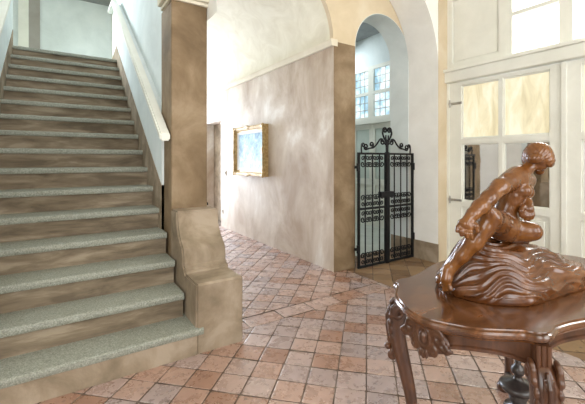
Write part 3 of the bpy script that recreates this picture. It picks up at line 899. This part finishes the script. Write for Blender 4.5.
# stretcher with urn finial
bm = bmesh.new()
for (cx, cy) in CORN:
    ox, oy = (1 if cx > 0 else -1), (1 if cy > 0 else -1)
    d = Vector((cx, cy, 0)); d_ = d.normalized()
    p0 = Vector((cx - ox * .022, cy - oy * .022, .125))
    pts = catmull([p0, p0 - d_ * .06 + Vector((0, 0, .01)), p0 - d_ * .18 + Vector((0, 0, .02)), d_ * .17 + Vector((0, 0, .20)), d_ * .05 + Vector((0, 0, .215)), Vector((0, 0, .215))], 6)
    atube(bm, pts, [.016 + .006 * math.sin(PI * k / len(pts)) for k in range(len(pts))], 10)
    # volute where the arm meets the leg
    side = d_
    sv = spiral(0, 0, .030, .009, PI / 2, 1.3, 20)
    c0 = p0 - d_ * .035 + Vector((0, 0, -.045))
    atube(bm, [c0 - d_ * a + Vector((0, 0, z)) for a, z in sv], .009, 8)
from_bm('stretcher', bm, M['darkwood'], tb, autosmooth=50)
bm = bmesh.new()
alathe(bm, [(0, .19), (.05, .195), (.055, .215), (.05, .232), (.022, .24), (.03, .255), (.035, .27), (.022, .282), (.03, .29), (.060, .298), (.070, .312), (.068, .322), (.05, .332), (.03, .338), (.018, .346), (.013, .356), (.018, .364), (.024, .372), (.026, .384), (.022, .396), (.014, .404), (.011, .41), (.013, .417), (.010, .426), (0, .43)], seg=32)
from_bm('urn_finial', bm, M['darkwood'], tb, smooth=True)

# ------------------------------------------------------------------ wooden statuette
# local frame: x to the right of the viewer, y away, z up
S0 = (.80, 1.36)     # local origin in (right, forward)
sx = SN * S0[1] + CS * S0[0]; sy = CS * S0[1] - SN * S0[0]
stt = tag(empty('wooden_statuette', (sx, sy, TZ), -YAW), 'polished reddish-brown wood carving of a seated nude woman on a draped mound', 'sculpture')
def L(u, v, dd):
    d = 1.30 + dd
    return ((u - 292.5) / F * d - S0[0], d - S0[1], H + (160 - v) / F * d - TZ)
def build_figure():
    f = Field((-.30, -.24, .0), (.20, .26, .55), .0027)
    k = .014
    # pelvis and torso
    f.chain([(L(502, 229, .045), .045), (L(516, 230, .075), .044)], .02)
    f.chain([(L(507, 224, .06), .046), (L(506, 209, .055), .037), (L(511, 195, .05), .042), (L(516, 183, .05), .040)], .018)
    f.chain([(L(509, 182, .01), .032), (L(516, 178, .045), .036), (L(527, 180, .095), .030)], .02)
    # back muscles / trapezius
    f.chain([(L(511, 178, .02), .026), (L(523, 171, .05), .022)], .02)
    # breasts
    f.ell(L(524, 191, .015), (.026, .026, .025), .012)
    f.ell(L(527, 192, .075), (.025, .026, .025), .012)
    # neck
    f.chain([(L(519, 177, .05), .026), (L(532, 164, .055), .0215)], .014)
    # head : skull, jaw, face turned right and away
    f.ell(L(538, 157, .06), (.044, .046, .048), .01)
    hc = np.array(L(538, 157, .06)); fd = np.array((.78, .52, -.34)); fd /= np.linalg.norm(fd)
    upv = np.array((.25, .12, .95)); upv -= fd * upv.dot(fd); upv /= np.linalg.norm(upv); sd = np.cross(fd, upv)
    def Hd(a, b, c): return hc + (fd * a + sd * b + upv * c) * .85
    f.cap(Hd(.020, 0, -.030), Hd(.040, 0, -.048), .031, .017, .014)
    f.cap(Hd(.046, 0, .016), Hd(.062, 0, -.012), .006, .010, .008)      # nose
    for s in (-1, 1):
        f.cap(Hd(.047, s * .006, .018), Hd(.040, s * .030, .016), .007, .006, .006)   # brow
        f.ell(Hd(.043, s * .019, .004), (.008, .008, .006), .004)         # eye
        f.ell(Hd(.034, s * .026, -.016), (.014, .014, .014), .01)         # cheek
        f.ell(Hd(-.006, s * .050, -.004), (.012, .007, .016), .006)       # ear
    f.cap(Hd(.052, -.012, -.030), Hd(.052, .012, -.030), .0055, .0055, .004)
    f.cap(Hd(.050, -.010, -.038), Hd(.050, .010, -.038), .006, .006, .004)
    f.ell(Hd(.046, 0, -.054), (.012, .012, .010), .008)
    # right arm (towards the viewer's left), hand hanging over the knee
    f.chain([(L(508, 182, .005), .032), (L(500, 187, -.02), .030), (L(489, 198, -.05), .026), (L(480, 207, -.065), .026), (L(473, 214, -.075), .0205), (L(468.5, 219, -.08), .0165)], .012)
    # hand
    f.chain([(L(469, 219, -.08), .0165), (L(465.5, 224, -.085), .0185)], .008)
    f.cap(L(461.5, 222.5, -.075), L(470, 228, -.092), .0115, .0115, .008)
    fing = [[(461, 223, -.075), (458, 227.5, -.082), (457, 231, -.084)],
            [(463.5, 225, -.08), (461, 231, -.09), (461.5, 235, -.090)],
            [(467, 227, -.086), (466, 233.5, -.097), (467, 237.5, -.095)],
            [(470, 228, -.09), (470.5, 234, -.101), (471.5, 237.5, -.10)]]
    for ch in fing: f.chain([(L(*p), r) for p, r in zip(ch, (.0085, .0078, .0066))], .003)
    f.chain([(L(471, 222, -.088), .010), (L(476, 226, -.10), .009), (L(477.5, 231, -.103), .0072)], .005)
    # left arm, mostly behind the body, hand hanging at the thigh
    f.chain([(L(527, 181, .10), .028), (L(524, 196, .125), .024), (L(522, 202, .115), .022), (L(526, 200, .07), .018), (L(527.5, 202, .035), .0165)], .008)
    f.cap(L(527.5, 203, .032), L(528, 209, .015), .0165, .0195, .006)
    for j, (du, dv) in enumerate(((-5.5, 7), (-2, 9.5), (1.5, 9.5), (4.5, 8))):
        f.chain([(L(528 + du * .8, 210, .015 - .002 * j), .009), (L(528 + du, 210 + dv * .6, .004), .0085), (L(527.5 + du * .9, 210 + dv, .010), .007)], .003)
    f.chain([(L(523.5, 206, .012), .009), (L(521, 211, .002), .0085), (L(521, 215.5, .004), .007)], .004)
    # right leg : thigh forward, knee up, shin running down left to the foot
    f.chain([(L(503, 228, .045), .045), (L(496, 221, .0), .041), (L(490.5, 217, -.035), .036)], .014)
    f.chain([(L(490.5, 218, -.035), .037), (L(484.5, 228, -.035), .032), (L(474, 242, -.028), .031), (L(462, 256, -.01), .0245), (L(451.5, 268, .005), .018)], .012)
    f.ell(L(490, 212, -.055), (.020, .018, .020), .012)     # knee cap
    f.chain([(L(451, 268, .01), .019), (L(447, 272, .02), .020)], .010)
    f.chain([(L(448, 270, .005), .0195), (L(446.5, 279, .0), .018), (L(447, 286, .005), .015)], .010)
    for j in range(5):
        f.chain([(L(443.5 + 1.7 * j, 285 + .3 * j, .015 - .008 * j), .0072), (L(443.8 + 1.75 * j, 290.3 - .25 * j, .012 - .008 * j), .0062 if j < 4 else .0075)], .003)
    # left leg : thigh to the right, shank folded back underneath
    f.chain([(L(514, 231, .065), .044), (L(524, 231, .045), .037), (L(532.5, 231, .03), .031)], .014)
    f.chain([(L(533, 232, .035), .030), (L(522, 236, .11), .030), (L(508, 240, .165), .022)], .012)
    f.chain([(L(508, 241, .165), .02), (L(497, 243, .175), .015), (L(491, 245, .18), .010)], .01)
    me = f.mesh('figure')
    return me, hc, fd, upv, sd
fme, hc, fd, upv, sd = build_figure()
fig = link('figure', fme, M['statue'], stt, True)
sm = fig.modifiers.new('smooth', 'SMOOTH'); sm.factor = .5; sm.iterations = 4
# hair: combed cap with a knot at the nape
fh = Field(tuple(hc - .09), tuple(hc + .09), .0026)
Rm = np.stack([fd, sd, upv], 1)
def Hd(a, b, c): return hc + (fd * a + sd * b + upv * c) * .85
fh.ell(Hd(-.006, 0, .006), (.050, .049, .050), .006, Rm)
fh.ell(Hd(.030, 0, .026), (.026, .038, .024), .010, Rm)
fh.ell(Hd(-.052, .012, -.026), (.020, .028, .020), .003, Rm)
for s in (-1, 1): fh.ell(Hd(.006, s * .048, -.012), (.026, .013, .026), .008, Rm)
# carve away the face and the throat
fh.ell(Hd(.062, 0, -.030), (.040, .060, .046), .004, Rm, cut=True)
fh.ell(Hd(.010, 0, -.078), (.05, .045, .032), .004, Rm, cut=True)
sl, g = fh.sub(tuple(hc - .1), tuple(hc + .1))
q = [g[i] - hc[i] for i in range(3)]
a_ = sum(q[i] * fd[i] for i in range(3)); b_ = sum(q[i] * sd[i] for i in range(3)); c_ = sum(q[i] * upv[i] for i in range(3))
fh.f[sl] += (.0009 * np.sin(np.arctan2(b_, a_ + .03) * 22 + 160 * c_ + 1.5 * np.sin(60 * c_))).astype(np.float32)
tag(link('hair', fh.mesh('hair'), M['statue'], stt, True), 'carved combed hair')

# draped mound
def build_mound():
    foot = [(.572, 1.375), (.592, 1.31), (.640, 1.258), (.71, 1.226), (.80, 1.222), (.88, 1.258), (.965, 1.302), (1.06, 1.350), (1.14, 1.395), (1.18, 1.45), (1.15, 1.52), (1.04, 1.585), (.90, 1.615), (.77, 1.615), (.66, 1.565), (.595, 1.47)]
    lp = catmull([(a - S0[0], b - S0[1], 0) for a, b in foot], 16, True)
    n = len(lp); m = 80
    pk = Vector((-.085, .035, 0))
    verts = []; rows = []
    def fold(x, y, t, ang):
        # ridges sweeping from the seat down and round to the right
        w = y * .93 - x * .30 + .25 * x * x + .030 * math.sin(9 * x + 1.0) + .020 * math.sin(23 * x + 14 * y) + .012 * math.sin(41 * x - 17 * y)
        s = (1 - abs(math.sin(w * 105 + 2.6 * math.sin(7 * x + 3 * y)))) * .0075 + math.sin(w * 44 + 1.3) * .0035 - .003
        s += .0017 * math.sin(390 * w + 45 * x) * (.5 + .5 * math.sin(17 * x + 11 * w)) + .0022 * math.sin(38 * x + 70 * w)
        return s
    prof = [(0, 0), (.0, .18), (.02, .36), (.05, .46)]
    for i in range(n):
        P = lp[i]
        rim = .045 + .035 * min(max((P.x + .02) / .25, 0), 1)
        for j in range(m + 1):
            t = j / m
            # t 0..0.2 rim wall, rest rises to the crest
            if t < .18:
                q_ = t / .18; inn = .05 * q_ ** 2 ; zz = rim * q_ ** .8
                zz *= 1.0
            else:
                q_ = (t - .18) / .82; inn = .05 + .95 * q_; zz = rim + (.205 - rim) * (math.sin(min(q_, 1) * PI / 2) ** 1.05)
            bulge = .010 * math.sin(min(t / .18, 1) * PI)
            x = P.x + (pk.x - P.x) * inn; y = P.y + (pk.y - P.y) * inn
            out = Vector((P.x - pk.x, P.y - pk.y, 0)).normalized()
            x += out.x * bulge; y += out.y * bulge
            ang = math.atan2(P.y - pk.y, P.x - pk.x)
            # mound falls to the right
            wgt = min(t / .06, 1) * min((1 - t) / .10, 1)
            fo_ = fold(x, y + zz * .9, t, ang) * wgt
            x += out.x * fo_ * (1 - q_ * .6 if t >= .18 else 1); y += out.y * fo_ * (1 - q_ * .6 if t >= .18 else 1); zz += fo_ * .8 if t > .1 else 0
            verts.append((x, y, max(zz, 0)))
    faces = []
    for i in range(n):
        for j in range(m):
            a = i * (m + 1) + j; b = ((i + 1) % n) * (m + 1) + j
            faces.append((a, b, b + 1, a + 1))
    faces.append([i * (m + 1) for i in range(n)][::-1])
    me = bpy.data.meshes.new('draped_mound'); me.from_pydata(verts, [], faces); me.validate(); me.update()
    bm = bmesh.new(); bm.from_mesh(me); bmesh.ops.remove_doubles(bm, verts=bm.verts, dist=.0004); bmesh.ops.recalc_face_normals(bm, faces=bm.faces)
    for f in bm.faces: f.smooth = len(f.verts) <= 4
    bm.to_mesh(me); bm.free()
    return me
link('draped_mound', build_mound(), M['statuebase'], stt)

# ------------------------------------------------------------------ light
w = bpy.data.worlds.new('sky'); SC.world = w; w.use_nodes = True
bg = w.node_tree.nodes['Background']; bg.inputs[0].default_value = (.93, .97, 1, 1); bg.inputs[1].default_value = 3.8
def area(name, loc, target, sxz, energy, col=(1, 1, 1)):
    l = bpy.data.lights.new(name, 'AREA'); l.shape = 'RECTANGLE'; l.size, l.size_y = sxz; l.energy = energy; l.color = col
    o = bpy.data.objects.new(name, l); COL.objects.link(o); o.location = loc
    o.rotation_euler = (Vector(target) - Vector(loc)).to_track_quat('-Z', 'Y').to_euler()
    return o
area('corridor_daylight', (1.8, 9.35, 1.5), (2.0, 3, .7), (1.3, 2.4), 290, (.72, .83, 1))
area('corridor_side_fill', (1.0, 7.65, 1.05), (2.6, 5.2, .3), (1.3, 1.9), 12, (.72, .83, 1))  # added lamp, out of view, cools the corridor wall and floor
area('hall_window_daylight', (.15, -2.75, 2.3), (1.6, 3, 1.8), (1.4, 2.8), 45, (1, .98, .95))
area('hall_window_daylight', (2.45, -2.75, 2.3), (1.6, 3, 1.5), (1.4, 2.8), 45, (1, .98, .95))
area('stair_fill', (.13, 3.5, 4.65), (.13, 6.0, 2.4), (1.0, 1.0), 28, (1, .98, .94))  # added lamp under the closed ceiling, brightens the upper risers
area('hall_side_daylight', (-2.2, -.5, 2.4), (3, 1.2, 1.7), (2.0, 2.4), 42, (1, .98, .95))
area('landing_daylight', (-1.5, 7.2, 4.2), (.5, 5.0, 2.4), (1.6, 1.4), 190, (.86, .95, 1))
area('back_room_daylight', (4.2, 5.5, 3.55), (3.9, 4.4, .4), (.9, .9), 38, (.85, .95, 1))
area('door_daylight', (4.75, 1.2, 3.5), (2.2, 1.5, .7), (2.0, 1.0), 170, (1, .97, .92))
# ------------------------------------------------------------------ camera
cam = bpy.data.cameras.new('camera'); co = bpy.data.objects.new('camera', cam); COL.objects.link(co)
co.location = (0, 0, H); co.rotation_euler = (PI / 2, 0, -YAW)
cam.sensor_width = 36; cam.lens = F / 585 * 36; cam.shift_y = -(202 - 160) / 585; cam.clip_start = .02
SC.camera = co
SC.view_settings.view_transform = 'Standard'; SC.view_settings.look = 'None'
SC.view_settings.exposure = .2; SC.view_settings.gamma = 1; SC.view_settings.use_curve_mapping = False
